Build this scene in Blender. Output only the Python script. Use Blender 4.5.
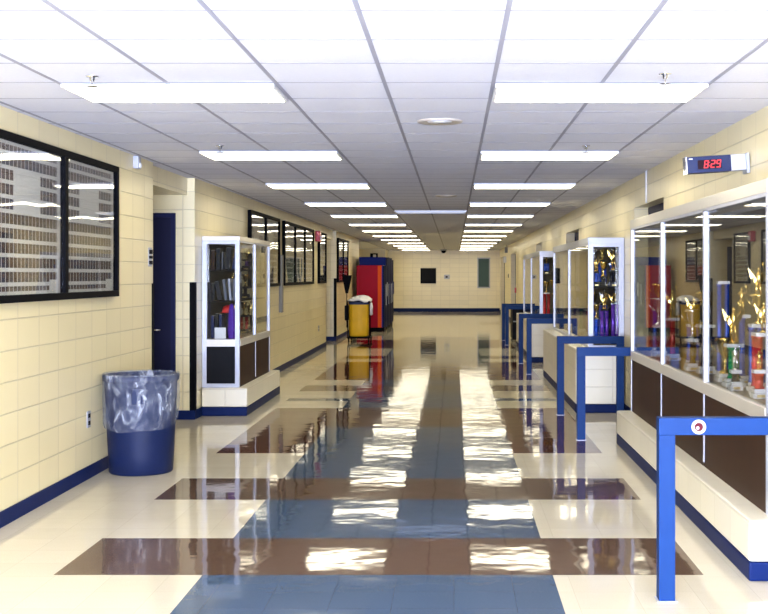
import bpy, bmesh, math, random
from mathutils import Vector, Matrix
random.seed(7)
C = bpy.context.scene.collection
PI = math.pi
for o in list(bpy.data.objects): bpy.data.objects.remove(o)

# ------------------------------------------------------------------ camera
cd = bpy.data.cameras.new('camera'); cam = bpy.data.objects.new('camera', cd); C.objects.link(cam)
cam.location = (0, 0, 1.61); cam.rotation_euler = (PI/2, 0, 0)
cd.sensor_width = 36; cd.lens = 56.25; cd.shift_x = -70/768; cd.shift_y = -32/768
cd.clip_start = 0.05; cd.clip_end = 200
bpy.context.scene.camera = cam
# ------------------------------------------------------------------ world, lights, exposure
w = bpy.data.worlds.new('world'); bpy.context.scene.world = w; w.use_nodes = True
w.node_tree.nodes['Background'].inputs[0].default_value = (0.75, 0.82, 1, 1)
w.node_tree.nodes['Background'].inputs[1].default_value = 0.3
def area(name, loc, rot, sx, sy, power, col):
    l = bpy.data.lights.new(name, 'AREA'); l.shape = 'RECTANGLE'; l.size = sx; l.size_y = sy
    l.energy = power; l.color = col
    o = bpy.data.objects.new(name, l); C.objects.link(o); o.location = loc; o.rotation_euler = rot
    return o
# daylight through the glazed entrance wall behind the camera
area('entrance_daylight', (-0.4, -3.3, 1.35), (math.radians(124), 0, 0), 4.2, 2.3, 2700, (0.58, 0.67, 1.0))
vs = bpy.context.scene.view_settings
vs.view_transform = 'Standard'; vs.look = 'None'; vs.gamma = 1; vs.use_curve_mapping = False
vs.exposure = 0.55
LAMP = 7.8          # strength of a fluorescent diffuser

# ------------------------------------------------------------------ materials
def nmat(name):
    m = bpy.data.materials.new(name); m.use_nodes = True
    nt = m.node_tree; return m, nt, nt.nodes['Principled BSDF']
def N(nt, t, **kw):
    n = nt.nodes.new(t)
    for k, v in kw.items(): setattr(n, k, v)
    return n
def mth(nt, op, a, b=None, c=None):
    n = N(nt, 'ShaderNodeMath', operation=op)
    for i, v in enumerate((a, b, c)):
        if v is None: continue
        if isinstance(v, (int, float)): n.inputs[i].default_value = v
        else: nt.links.new(v, n.inputs[i])
    return n.outputs[0]
def mixc(nt, fac, a, b, blend='MIX'):
    n = N(nt, 'ShaderNodeMix', data_type='RGBA', blend_type=blend)
    for i, v in ((0, fac), (6, a), (7, b)):
        if isinstance(v, (int, float)): n.inputs[i].default_value = v
        elif isinstance(v, tuple): n.inputs[i].default_value = (*v, 1) if len(v) == 3 else v
        else: nt.links.new(v, n.inputs[i])
    return n.outputs[2]
def simple(name, col, rough=0.5, metal=0.0, var=0.06, scale=8, bump=0.0, emit=None, es=0, spec=0.5, coat=0):
    m, nt, p = nmat(name)
    tc = N(nt, 'ShaderNodeTexCoord'); no = N(nt, 'ShaderNodeTexNoise'); no.inputs['Scale'].default_value = scale
    nt.links.new(tc.outputs['Object'], no.inputs['Vector'])
    d = tuple(max(0, c*(1-var)) for c in col); u = tuple(min(1, c*(1+var)) for c in col)
    nt.links.new(mixc(nt, no.outputs[0], d, u), p.inputs['Base Color'])
    p.inputs['Roughness'].default_value = rough; p.inputs['Metallic'].default_value = metal
    p.inputs['Specular IOR Level'].default_value = spec
    if coat: p.inputs['Coat Weight'].default_value = coat
    if bump:
        b = N(nt, 'ShaderNodeBump'); b.inputs['Strength'].default_value = bump; b.inputs['Distance'].default_value = 0.01
        nt.links.new(no.outputs[0], b.inputs['Height']); nt.links.new(b.outputs[0], p.inputs['Normal'])
    if emit:
        p.inputs['Emission Color'].default_value = (*emit, 1); p.inputs['Emission Strength'].default_value = es
    return m
def s2l(r, g, b): return tuple(((c/255)/12.92 if c/255 <= .04045 else ((c/255+.055)/1.055)**2.4) for c in (r, g, b))

def block_mat(name, col, mortar, rough=0.35):
    m, nt, p = nmat(name)
    g = N(nt, 'ShaderNodeNewGeometry'); sp = N(nt, 'ShaderNodeSeparateXYZ'); sn = N(nt, 'ShaderNodeSeparateXYZ')
    nt.links.new(g.outputs['Position'], sp.inputs[0]); nt.links.new(g.outputs['True Normal'], sn.inputs[0])
    fx = mth(nt, 'GREATER_THAN', mth(nt, 'ABSOLUTE', sn.outputs[0]), .5)
    fz = mth(nt, 'GREATER_THAN', mth(nt, 'ABSOLUTE', sn.outputs[2]), .5)
    def sel(f, a, b): return mth(nt, 'ADD', mth(nt, 'MULTIPLY', f, a), mth(nt, 'MULTIPLY', mth(nt, 'SUBTRACT', 1, f), b))
    u = sel(fx, sp.outputs[1], sp.outputs[0]); u = sel(fz, sp.outputs[1], u)
    v = sel(fz, sp.outputs[0], sp.outputs[2])
    u = mth(nt, 'ADD', u, 4.064 - 7.95 + 16.256*1); v = mth(nt, 'ADD', v, 2.032 - .1016)
    cx = N(nt, 'ShaderNodeCombineXYZ'); nt.links.new(u, cx.inputs[0]); nt.links.new(v, cx.inputs[1])
    br = N(nt, 'ShaderNodeTexBrick'); br.offset = 0; br.squash = 1
    br.inputs['Scale'].default_value = 1; br.inputs['Brick Width'].default_value = .4064; br.inputs['Row Height'].default_value = .2032
    br.inputs['Mortar Size'].default_value = .0065; br.inputs['Mortar Smooth'].default_value = .6; br.inputs['Bias'].default_value = -.2
    br.inputs['Color1'].default_value = (*[c*1.0 for c in col], 1); br.inputs['Color2'].default_value = (*[c*.94 for c in col], 1)
    br.inputs['Mortar'].default_value = (*mortar, 1)
    nt.links.new(cx.outputs[0], br.inputs['Vector'])
    no = N(nt, 'ShaderNodeTexNoise'); no.inputs['Scale'].default_value = 5; no.inputs['Detail'].default_value = 6
    nt.links.new(g.outputs['Position'], no.inputs['Vector'])
    nt.links.new(mixc(nt, mth(nt, 'MULTIPLY', no.outputs[0], .12), br.outputs[0], tuple(c*.7 for c in col)), p.inputs['Base Color'])
    n2 = N(nt, 'ShaderNodeTexNoise'); n2.inputs['Scale'].default_value = 45; n2.inputs['Detail'].default_value = 4
    nt.links.new(g.outputs['Position'], n2.inputs['Vector'])
    h = mth(nt, 'SUBTRACT', mth(nt, 'MULTIPLY', n2.outputs[0], .12), br.outputs[1])
    b = N(nt, 'ShaderNodeBump'); b.inputs['Strength'].default_value = .7; b.inputs['Distance'].default_value = .006
    nt.links.new(h, b.inputs['Height']); nt.links.new(b.outputs[0], p.inputs['Normal'])
    p.inputs['Roughness'].default_value = rough
    return m
def floor_mat(name, col, dark):
    m, nt, p = nmat(name)
    g = N(nt, 'ShaderNodeNewGeometry')
    n1 = N(nt, 'ShaderNodeTexNoise'); n1.inputs['Scale'].default_value = 140; n1.inputs['Detail'].default_value = 3
    n2 = N(nt, 'ShaderNodeTexNoise'); n2.inputs['Scale'].default_value = 3; n2.inputs['Detail'].default_value = 5
    br = N(nt, 'ShaderNodeTexBrick'); br.offset = 0; br.inputs['Scale'].default_value = 1
    br.inputs['Brick Width'].default_value = .3048; br.inputs['Row Height'].default_value = .3048
    br.inputs['Mortar Size'].default_value = .0012; br.inputs['Mortar'].default_value = (*[c*.72 for c in col], 1)
    br.inputs['Color1'].default_value = (*col, 1); br.inputs['Color2'].default_value = (*[c*.93 for c in col], 1)
    for n in (n1, n2, br): nt.links.new(g.outputs['Position'], n.inputs['Vector'])
    cr = N(nt, 'ShaderNodeValToRGB'); cr.color_ramp.elements[0].position = .42; cr.color_ramp.elements[1].position = .62
    nt.links.new(n1.outputs[0], cr.inputs[0])
    c = mixc(nt, mth(nt, 'MULTIPLY', cr.outputs[0], .45), br.outputs[0], dark)
    c = mixc(nt, mth(nt, 'MULTIPLY', n2.outputs[0], .12), c, dark)
    nt.links.new(c, p.inputs['Base Color'])
    # gentle unevenness of a waxed floor
    mp = N(nt, 'ShaderNodeMapping'); mp.inputs['Scale'].default_value = (1.5, 1.5, 1)
    nt.links.new(g.outputs['Position'], mp.inputs['Vector'])
    n3 = N(nt, 'ShaderNodeTexNoise'); n3.inputs['Scale'].default_value = 2.0; n3.inputs['Detail'].default_value = 2
    nt.links.new(mp.outputs[0], n3.inputs['Vector'])
    b = N(nt, 'ShaderNodeBump'); b.inputs['Strength'].default_value = .34; b.inputs['Distance'].default_value = .006
    nt.links.new(n3.outputs[0], b.inputs['Height']); nt.links.new(b.outputs[0], p.inputs['Normal'])
    p.inputs['Roughness'].default_value = .05; p.inputs['IOR'].default_value = 1.31
    return m
def glass_mat(name, wave=0.0, tint=(1, 1, 1), f0=.05, trans_dark=1.0):
    m = bpy.data.materials.new(name); m.use_nodes = True; nt = m.node_tree; nt.nodes.clear()
    out = N(nt, 'ShaderNodeOutputMaterial'); tr = N(nt, 'ShaderNodeBsdfTransparent'); gl = N(nt, 'ShaderNodeBsdfGlossy')
    gl.inputs['Roughness'].default_value = .01
    tr.inputs[0].default_value = (*[c*trans_dark for c in tint], 1)
    g = N(nt, 'ShaderNodeNewGeometry'); dt = N(nt, 'ShaderNodeVectorMath', operation='DOT_PRODUCT')
    nt.links.new(g.outputs['Incoming'], dt.inputs[0]); nt.links.new(g.outputs['Normal'], dt.inputs[1])
    ca = mth(nt, 'ABSOLUTE', dt.outputs['Value'])
    f = mth(nt, 'ADD', mth(nt, 'MULTIPLY', mth(nt, 'POWER', mth(nt, 'SUBTRACT', 1, ca), 5), 1-f0), f0)
    mx = N(nt, 'ShaderNodeMixShader'); nt.links.new(f, mx.inputs[0]); nt.links.new(tr.outputs[0], mx.inputs[1]); nt.links.new(gl.outputs[0], mx.inputs[2])
    nt.links.new(mx.outputs[0], out.inputs[0])
    if wave:
        no = N(nt, 'ShaderNodeTexNoise'); no.inputs['Scale'].default_value = 1.1; no.inputs['Detail'].default_value = 1
        nt.links.new(g.outputs['Position'], no.inputs['Vector'])
        b = N(nt, 'ShaderNodeBump'); b.inputs['Strength'].default_value = 1; b.inputs['Distance'].default_value = wave
        nt.links.new(no.outputs[0], b.inputs['Height']); nt.links.new(b.outputs[0], gl.inputs['Normal'])
    return m
def portrait_mat():
    m, nt, p = nmat('class_portraits')
    tc = N(nt, 'ShaderNodeTexCoord'); oi = N(nt, 'ShaderNodeObjectInfo')
    s = N(nt, 'ShaderNodeSeparateXYZ'); nt.links.new(tc.outputs['Object'], s.inputs[0])
    Y, Z = s.outputs[1], s.outputs[2]
    cw, ch = .070, .0945
    uu = mth(nt, 'DIVIDE', mth(nt, 'ADD', Y, 5.6), cw); vv = mth(nt, 'DIVIDE', mth(nt, 'ADD', Z, 9.45+.045), ch)
    fu = mth(nt, 'FRACT', uu); fv = mth(nt, 'FRACT', vv); iu = mth(nt, 'FLOOR', uu); iv = mth(nt, 'FLOOR', vv)
    inr = mth(nt, 'MULTIPLY', mth(nt, 'MULTIPLY', mth(nt, 'GREATER_THAN', fu, .07), mth(nt, 'LESS_THAN', fu, .93)),
              mth(nt, 'MULTIPLY', mth(nt, 'GREATER_THAN', fv, .08), mth(nt, 'LESS_THAN', fv, .80)))
    # blank title block and page margins
    ty = mth(nt, 'LESS_THAN', mth(nt, 'ABSOLUTE', mth(nt, 'ADD', Y, .02)), .252)
    tz = mth(nt, 'LESS_THAN', mth(nt, 'ABSOLUTE', mth(nt, 'SUBTRACT', Z, .19)), .145)
    mg = mth(nt, 'MULTIPLY', mth(nt, 'LESS_THAN', mth(nt, 'ABSOLUTE', Y), .58), mth(nt, 'LESS_THAN', mth(nt, 'ABSOLUTE', Z), .475))
    last = mth(nt, 'MULTIPLY', mth(nt, 'LESS_THAN', Z, -.40), mth(nt, 'GREATER_THAN', Y, .42))
    fac = mth(nt, 'MULTIPLY', mth(nt, 'MULTIPLY', inr, mg), mth(nt, 'SUBTRACT', 1, mth(nt, 'MULTIPLY', ty, tz)))
    fac = mth(nt, 'MULTIPLY', fac, mth(nt, 'SUBTRACT', 1, last))
    cx = N(nt, 'ShaderNodeCombineXYZ')
    nt.links.new(iu, cx.inputs[0]); nt.links.new(iv, cx.inputs[1]); nt.links.new(oi.outputs['Random'], cx.inputs[2])
    wn = N(nt, 'ShaderNodeTexWhiteNoise'); nt.links.new(cx.outputs[0], wn.inputs['Vector'])
    cr = N(nt, 'ShaderNodeValToRGB'); e = cr.color_ramp.elements
    e[0].color = (.02, .02, .05, 1); e[1].color = (.08, .06, .055, 1)
    for pos, c in ((.3, (.08, .04, .02, 1)), (.55, (.025, .03, .06, 1)), (.75, (.11, .055, .03, 1))):
        k = cr.color_ramp.elements.new(pos); k.color = c
    nt.links.new(wn.outputs[0], cr.inputs[0])
    dx = mth(nt, 'MULTIPLY', mth(nt, 'SUBTRACT', fu, .5), cw); dz = mth(nt, 'MULTIPLY', mth(nt, 'SUBTRACT', fv, .52), ch)
    r = mth(nt, 'SQRT', mth(nt, 'ADD', mth(nt, 'MULTIPLY', dx, dx), mth(nt, 'MULTIPLY', mth(nt, 'MULTIPLY', dz, dz), .6)))
    face = mth(nt, 'LESS_THAN', r, .0105)
    pic = mixc(nt, face, cr.outputs[0], (.16, .08, .045))
    nt.links.new(mixc(nt, fac, (.74, .72, .68), pic), p.inputs['Base Color'])
    p.inputs['Roughness'].default_value = .6
    return m

CREAM = (.81, .705, .415)
M = dict(
    block=block_mat('cream_glazed_block', CREAM, (.64, .555, .34), .32),
    plinth=block_mat('cream_plinth_block', (.84, .78, .60), (.74, .68, .52), .28),
    navy=simple('navy_cove_base', (.002, .011, .07), .5, var=.2, spec=.1),
    door=simple('navy_door_paint', (.002, .003, .028), .55, spec=.2),
    doorf=simple('navy_frame_paint', (.003, .005, .045), .5, spec=.2),
    rail=simple('blue_rail_enamel', (.0015, .028, .13), .5, var=.08, spec=.15),
    tile=simple('ceiling_tile', (.72, .73, .80), .95, var=.05, scale=60, bump=.15),
    grid=simple('ceiling_grid_paint', (.34, .34, .40), .6, spec=.2),
    lampw=simple('fixture_white', (.8, .8, .8), .4),
    lamp=simple('fluorescent_diffuser', (.9, .9, .9), .4, emit=(1, .91, .68), es=LAMP, var=0),
    lampdim=simple('dim_diffuser', (.55, .6, .85), .4, emit=(.6, .7, 1), es=.5, var=0),
    f_cream=floor_mat('floor_cream', (.66, .60, .46), (.56, .50, .37)),
    f_blue=floor_mat('floor_blue', (.05, .085, .145), (.085, .125, .18)),
    f_brown=floor_mat('floor_brown', (.10, .058, .036), (.15, .095, .065)),
    f_brown_refl=floor_mat('floor_brown_reflection', (.075, .022, .012), (.12, .045, .028)),  # brown tile again, redder: a reflection difference put into the colour
    f_tan=floor_mat('floor_tan', (.50, .43, .28), (.42, .36, .22)),
    f_navy=floor_mat('floor_navy', (.02, .04, .10), (.04, .06, .14)),
    alu=simple('brushed_aluminium', (.47, .48, .53), .38, metal=.25, var=.04, scale=30),
    alub=simple('beige_aluminium', (.62, .58, .50), .38, metal=.3, var=.05, scale=30),
    panel=simple('brown_laminate', (.034, .015, .008), .5, var=.25, scale=3, spec=.08),
    blackp=simple('black_panel', (.004, .004, .005), .5, spec=.1),
    caseback=simple('case_back_felt', (.05, .042, .038), .8, var=.15),
    casewood=simple('case_deck', (.28, .2, .13), .4, var=.15),
    black=simple('black_frame', (.002, .002, .003), .6, spec=.05),
    glass=glass_mat('clear_glass', 0, (.97, .985, .98)),
    wglass=glass_mat('wavy_board_glass', .006, (.97, .98, .98)),
    shelfg=glass_mat('shelf_glass', 0, (.9, .96, .93)),
    portraits=portrait_mat(),
    gold=simple('gold_plastic', (.85, .58, .16), .16, metal=1, var=.05),
    silver=simple('silver_plastic', (.8, .8, .82), .14, metal=1, var=.05),
    marble=simple('white_marble', (.75, .73, .70), .15, var=.15, scale=20),
    bmarble=simple('black_marble', (.02, .02, .02), .12, var=.4, scale=20),
    cred=simple('red_column_foil', (.55, .02, .02), .22, metal=.3, var=.3, scale=30),
    cgreen=simple('green_column_foil', (.01, .28, .09), .22, metal=.3, var=.3, scale=30),
    cblue=simple('blue_column_foil', (.02, .08, .5), .22, metal=.3, var=.3, scale=30),
    cpurple=simple('purple_column_foil', (.14, .04, .42), .22, metal=.3, var=.3, scale=30),
    cblack=simple('black_column_foil', (.02, .02, .025), .2, metal=.3, var=.3, scale=30),
    plate=simple('engraved_plate', (.7, .52, .2), .3, metal=.8),
    grey=simple('grey_plastic', (.35, .36, .38), .5),
    silverw=simple('emblem_white', (.42, .41, .38), .5, spec=.2),
    lgrey=simple('light_grey_plastic', (.42, .43, .47), .45),
    raceway=simple('grey_raceway', (.20, .19, .17), .5),
    white=simple('white_plastic', (.78, .78, .76), .4),
    red=simple('red_enamel', (.5, .01, .015), .3),
    can=simple('blue_bin_plastic', (.005, .011, .045), .5, spec=.2, var=.12, scale=6, bump=.1),
    vred=simple('vending_red', (.26, .002, .015), .45, spec=.08),
    vorange=simple('vending_orange', (.55, .065, .003), .5, spec=.1),
    vblue=simple('vending_blue', (.004, .014, .17), .45, spec=.08),
    vdark=simple('vending_dark', (.003, .006, .045), .5, spec=.06),
    yellow=simple('yellow_vinyl', (.82, .46, .006), .6, var=.15, scale=5, bump=.3),
    liner=simple('white_bag_plastic', (.75, .74, .70), .35, var=.06, scale=12, bump=.6),
    navyc=simple('navy_cloth', (.015, .03, .09), .7),
    clockb=simple('clock_navy', (.008, .015, .06), .4, spec=.2),
    clockw=simple('clock_window', (.012, .001, .004), .5, spec=.1),
    led=simple('red_led', (.1, .001, .001), .4, emit=(1, .003, .006), es=1.0, var=0),
    chrome=simple('chrome', (.7, .7, .72), .12, metal=1),
    paper=simple('paper_white', (.75, .73, .7), .7),
    endglass=simple('door_glass_dim', (.05, .085, .075), .4, spec=.15),
    skin=simple('cap_red', (.6, .02, .02), .6),
    purple=simple('purple_cloth', (.07, .01, .30), .7),
)
def bag_film():
    m = bpy.data.materials.new('clear_liner_film'); m.use_nodes = True; nt = m.node_tree; nt.nodes.clear()
    out = N(nt, 'ShaderNodeOutputMaterial'); tr = N(nt, 'ShaderNodeBsdfTransparent'); df = N(nt, 'ShaderNodeBsdfPrincipled')
    df.inputs['Base Color'].default_value = (.60, .64, .70, 1); df.inputs['Roughness'].default_value = .22
    tr.inputs[0].default_value = (.9, .92, .97, 1)
    g = N(nt, 'ShaderNodeNewGeometry'); no = N(nt, 'ShaderNodeTexNoise'); no.inputs['Scale'].default_value = 9; no.inputs['Detail'].default_value = 7; no.inputs['Distortion'].default_value = 1.2
    mp = N(nt, 'ShaderNodeMapping'); mp.inputs['Scale'].default_value = (1.6, 1.6, .9); nt.links.new(g.outputs['Position'], mp.inputs[0])
    nt.links.new(mp.outputs[0], no.inputs['Vector'])
    b = N(nt, 'ShaderNodeBump'); b.inputs['Strength'].default_value = 1; b.inputs['Distance'].default_value = .03
    nt.links.new(no.outputs[0], b.inputs['Height']); nt.links.new(b.outputs[0], df.inputs['Normal'])
    mx = N(nt, 'ShaderNodeMixShader'); mx.inputs[0].default_value = .2
    nt.links.new(mth(nt, 'ADD', mth(nt, 'POWER', mth(nt, 'MULTIPLY', no.outputs[0], 1.25), 5), .03), mx.inputs[0])
    nt.links.new(tr.outputs[0], mx.inputs[1]); nt.links.new(df.outputs[0], mx.inputs[2]); nt.links.new(mx.outputs[0], out.inputs[0])
    return m
M['film'] = bag_film()

# ------------------------------------------------------------------ mesh helpers
class B:
    def __init__(s): s.bm = bmesh.new(); s.mats = []; s.cur = 0
    def use(s, m):
        if m not in s.mats: s.mats.append(m)
        s.cur = s.mats.index(m); return s
    def _tag(s, faces):
        for f in faces: f.material_index = s.cur
    def box(s, x0, x1, y0, y1, z0, z1, bev=0.0):
        x0, x1 = sorted((x0, x1)); y0, y1 = sorted((y0, y1)); z0, z1 = sorted((z0, z1))
        r = bmesh.ops.create_cube(s.bm, size=1, matrix=Matrix.Translation(((x0+x1)/2, (y0+y1)/2, (z0+z1)/2)) @ Matrix.Diagonal((x1-x0, y1-y0, z1-z0, 1)))
        vs_ = r['verts']; fs = {f for v in vs_ for f in v.link_faces}; s._tag(fs)
        if bev:
            es = {e for v in vs_ for e in v.link_edges}
            bmesh.ops.bevel(s.bm, geom=list(es), offset=bev, segments=2, affect='EDGES', profile=.6)
        return s
    def tube(s, pts, r, n=8, cap=True):
        pts = [Vector(p) for p in pts]; rs = r if isinstance(r, (list, tuple)) else [r]*len(pts)
        rings = []
        for i, p in enumerate(pts):
            d = (pts[min(i+1, len(pts)-1)] - pts[max(i-1, 0)]).normalized()
            a = Vector((0, 0, 1)) if abs(d.z) < .9 else Vector((1, 0, 0))
            u = d.cross(a).normalized(); v = d.cross(u).normalized()
            rings.append([s.bm.verts.new(p + (u*math.cos(2*PI*k/n) + v*math.sin(2*PI*k/n))*rs[i]) for k in range(n)])
        fs = []
        for a, b in zip(rings, rings[1:]):
            for k in range(n): fs.append(s.bm.faces.new((a[k], a[(k+1) % n], b[(k+1) % n], b[k])))
        if cap: fs.append(s.bm.faces.new(rings[0][::-1])); fs.append(s.bm.faces.new(rings[-1]))
        for f in fs[:-2] if cap else fs: f.smooth = True
        s._tag(fs); return s
    def lathe(s, prof, n=24, c=(0, 0), fn=None, cap=False, smooth=True):
        rings = []
        for j, (r, z) in enumerate(prof):
            ring = []
            for k in range(n):
                a = 2*PI*k/n; p = Vector((c[0]+r*math.cos(a), c[1]+r*math.sin(a), z))
                if fn: p = fn(p, a, j, r, z)
                ring.append(s.bm.verts.new(p))
            rings.append(ring)
        fs = []
        for a, b in zip(rings, rings[1:]):
            for k in range(n):
                f = s.bm.faces.new((a[k], a[(k+1) % n], b[(k+1) % n], b[k])); f.smooth = smooth; fs.append(f)
        if cap:
            fs.append(s.bm.faces.new(rings[0][::-1])); fs.append(s.bm.faces.new(rings[-1]))
        s._tag(fs); return s
    def sphere(s, c, r, sc=(1, 1, 1), n=12):
        rr = bmesh.ops.create_uvsphere(s.bm, u_segments=n, v_segments=max(6, n//2+2), radius=r, matrix=Matrix.Translation(c) @ Matrix.Diagonal((*sc, 1)))
        fs = {f for v in rr['verts'] for f in v.link_faces}
        for f in fs: f.smooth = True
        s._tag(fs); return s
    def poly(s, pts, axis, t):
        """extrude a closed outline (list of 3D points) by t along axis"""
        d = Vector(axis)*t
        a = [s.bm.verts.new(Vector(p)) for p in pts]; b = [s.bm.verts.new(Vector(p)+d) for p in pts]
        fs = [s.bm.faces.new(a), s.bm.faces.new(b[::-1])]
        n = len(a)
        for k in range(n): fs.append(s.bm.faces.new((a[k], b[k], b[(k+1) % n], a[(k+1) % n])))
        s._tag(fs); return s
    def obj(s, name, mat=None, parent=None, loc=(0, 0, 0), rot=None):
        bmesh.ops.recalc_face_normals(s.bm, faces=s.bm.faces)
        me = bpy.data.meshes.new(name); s.bm.to_mesh(me); s.bm.free()
        for m in ([mat] if mat else s.mats): me.materials.append(M[m] if isinstance(m, str) else m)
        o = bpy.data.objects.new(name, me); C.objects.link(o); o.location = loc
        if rot: o.rotation_euler = rot
        if parent: o.parent = parent
        return o
def thing(name, label, cat, loc=(0, 0, 0), rot=(0, 0, 0), group=None):
    o = bpy.data.objects.new(name, None); C.objects.link(o); o.location = loc; o.rotation_euler = rot
    o.empty_display_size = .1
    o['label'] = label; o['category'] = cat
    if group: o['group'] = group
    return o
def tag(o, label, cat, group=None):
    o['label'] = label; o['category'] = cat
    if group: o['group'] = group
    return o
def struct(name, b, mat=None, label=None, parent=None):
    o = b.obj(name, mat, parent)
    if parent is None: o['kind'] = 'structure'
    if label: o['label'] = label
    return o
ORD = ['first', 'second', 'third', 'fourth', 'fifth', 'sixth', 'seventh', 'eighth', 'ninth', 'tenth', 'eleventh', 'twelfth', 'thirteenth', 'fourteenth']

# ------------------------------------------------------------------ setting
H = 2.69; XL, XR, YE = -2.89, 2.0, 52.5
# floor laid in coloured rectangles, one mesh
xs = [-5.2, -2.15, -1.35, .53, .85, 1.34, 2.3]
ys = [-4, 4.3, 5.2, 6.44, 7.34, 8.6, 9.5, 10.84, 12.72, 14.5, 15.35, 15.65, 16.65, 17.5, 18.4, 22.25, 23.05, 23.9, 25.0, 26.3, 29.7, 31.2, 38.8, 41.2, 46.2, 49, 52.8]
bands = {(4.3, 5.2): 'f_brown', (6.44, 7.34): 'f_brown', (8.6, 9.5): 'f_brown', (16.65, 17.5): 'f_brown', (23.05, 23.9): 'f_brown'}
b = B()
vg = [[b.bm.verts.new((x, y, 0)) for y in ys] for x in xs]
for i in range(len(xs)-1):
    for j in range(len(ys)-1):
        y0, y1 = ys[j], ys[j+1]; m = 'f_cream'
        xm = (xs[i]+xs[i+1])/2; ym = (y0+y1)/2
        centre = -1.35 < xm < .53; wide = -2.15 < xm < 1.34
        if centre: m = 'f_blue' if ym < 31.2 else 'f_tan'
        if wide and (y0, y1) in bands: m = bands[(y0, y1)]
        if wide and not centre and (10.8 < ym < 14.5 or 18.4 < ym < 22.25 or 26.3 < ym < 29.7): m = 'f_brown_refl'
        if centre and 12.72 < ym < 14.5: m = 'f_brown'
        if centre and (18.4 < ym < 22.25 or 26.3 < ym < 29.7): m = 'f_brown'
        if wide and 15.35 < ym < 15.65: m = 'f_blue'
        if xm > .85 and (38.8 < ym < 41.2 or 46.2 < ym < 49): m = 'f_navy'
        b.use(m)
        f = b.bm.faces.new((vg[i][j], vg[i+1][j], vg[i+1][j+1], vg[i][j+1])); b._tag([f])
fl = struct('floor', b)
# ceiling slab and suspended grid
b = B(); b.box(-5.2, 2.3, -4, 52.8, H, H+.1); struct('ceiling', b, 'tile')
b = B()
gx = [.22+.61*k for k in range(-5, 3)]
for x in gx: b.box(x-.011, x+.011, -4, YE, H-.003, H)
y = 6.725 - .61*17
while y < YE:
    b.box(XL, XR, y-.009, y+.009, H-.0012, H-.0002); y += .61
struct('trim_1', b, 'grid')
# left wall with two alcoves, then the vending recess
b = B(); b.box(XL-.25, XL, -4, 11.52, 0, H)
struct('wall_left', b, 'block')
b = B(); b.box(-5.2, XL, 13.37, 13.62, 0, H); b.box(XL-.25, XL, 13.62, 27.1, 0, H); struct('wall_left_middle', b, 'block')
b = B(); b.box(-5.2, XL, 29.4, 29.65, 0, H); b.box(XL-.25, XL, 29.65, 36.5, 0, H); b.box(-4.3, XL-.25, 36.25, 36.5, 0, H); struct('wall_left_far', b, 'block')
b = B(); b.box(-4.3, -4.05, 36.5, 50.4, 0, H); b.box(-4.3, XL, 50.4, 50.6, 0, H); b.box(XL-.2, XL, 50.6, YE, 0, H); struct('wall_left_recess', b, 'block')
b = B(); b.box(-3.2, -2.97, 11.52, 13.37, 2.50, H); b.box(-5.2, -3.2, 11.52, 13.37, 2.5, 2.53); struct('wall_left_header', b, 'block')
b = B(); b.box(-3.2, -2.97, 27.1, 29.4, 2.47, H); b.box(-5.2, -3.2, 27.1, 29.4, 2.47, 2.5); struct('wall_left_header_far', b, 'block')
b = B(); b.box(-5.2, -4.95, 11.3, 13.37, 0, 2.5); b.box(-4.95, XL-.25, 11.3, 11.52, 0, H); struct('wall_alcove', b, 'block')
b = B(); b.box(-5.2, -4.95, 26.9, 29.4, 0, 2.47); b.box(-4.95, XL-.25, 26.9, 27.1, 0, H); struct('wall_alcove_far', b, 'block')
# end wall and entrance wall behind the camera
b = B(); b.box(-5.2, 2.3, YE, YE+.25, 0, H); struct('wall_end', b, 'block')
b = B(); b.box(-3.14, -2.6, -4.0, -3.8, 0, H); b.box(1.8, 2.3, -4.0, -3.8, 0, H); b.box(-2.6, 1.8, -4.0, -3.8, 2.5, H); struct('wall_entrance', b, 'block')
# right wall with recessed doorways
doors = [(11.45, 13.3), (19.25, 21.4), (27.4, 29.3), (38.9, 42.2), (47.3, 51.3)]
b = B(); y = -4
for d0, d1 in doors:
    b.box(XR, XR+.2, y, d0, 0, H); b.box(XR, XR+.2, d0, d1, 2.355, H); y = d1
b.box(XR, XR+.2, y, YE, 0, H); b.box(XR+.2, XR+.3, -4, YE, 0, H)
struct('wall_right', b, 'block')
for i, (d0, d1) in enumerate(doors):
    b = B(); b.use('doorf'); b.box(XR+.15, XR+.2, d0, d0+.06, 0, 2.355).box(XR+.15, XR+.2, d1-.06, d1, 0, 2.355).box(XR+.15, XR+.2, d0+.06, d1-.06, 2.29, 2.355)
    fr = struct('door_%d' % (i+2), b)
    fr['label'] = '%s recessed navy doorway in the right wall, counted from the camera' % ORD[i]
    s = B(); s.box(XR+.165, XR+.198, d0+.06, d1-.06, 0.01, 2.29); struct('door_leaf', s, 'door', parent=fr)
    h = B(); h.tube([(XR+.165, d0+.16, 1.02), (XR+.11, d0+.16, 1.02), (XR+.11, d0+.28, 1.02)], .011); struct('door_handle', h, 'chrome', parent=fr)
# alcove doors (facing the camera)
for i, (yf, xr, top) in enumerate(((13.37, -3.10, 2.30), (29.4, -3.3, 2.3))):
    b = B(); b.box(xr-.05, xr, yf-.03, yf, 0, top).box(xr-1.1, xr-1.05, yf-.03, yf, 0, top).box(xr-1.05, xr-.05, yf-.03, yf, top-.05, top)
    fr = struct('door_1' if i == 0 else 'door_7', b, 'doorf')
    fr['label'] = ['navy door in the near left alcove beside the trophy case', 'navy door in the far left alcove beside the cleaning cart'][i]
    s = B(); s.box(xr-1.05, xr-.05, yf-.018, yf, .01, top-.05); struct('door_leaf', s, 'door', parent=fr)
    h = B(); h.tube([(xr-.16, yf-.018, 1.0), (xr-.16, yf-.07, 1.0), (xr-.27, yf-.07, 1.0)], .011); struct('door_handle', h, 'chrome', parent=fr)
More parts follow.
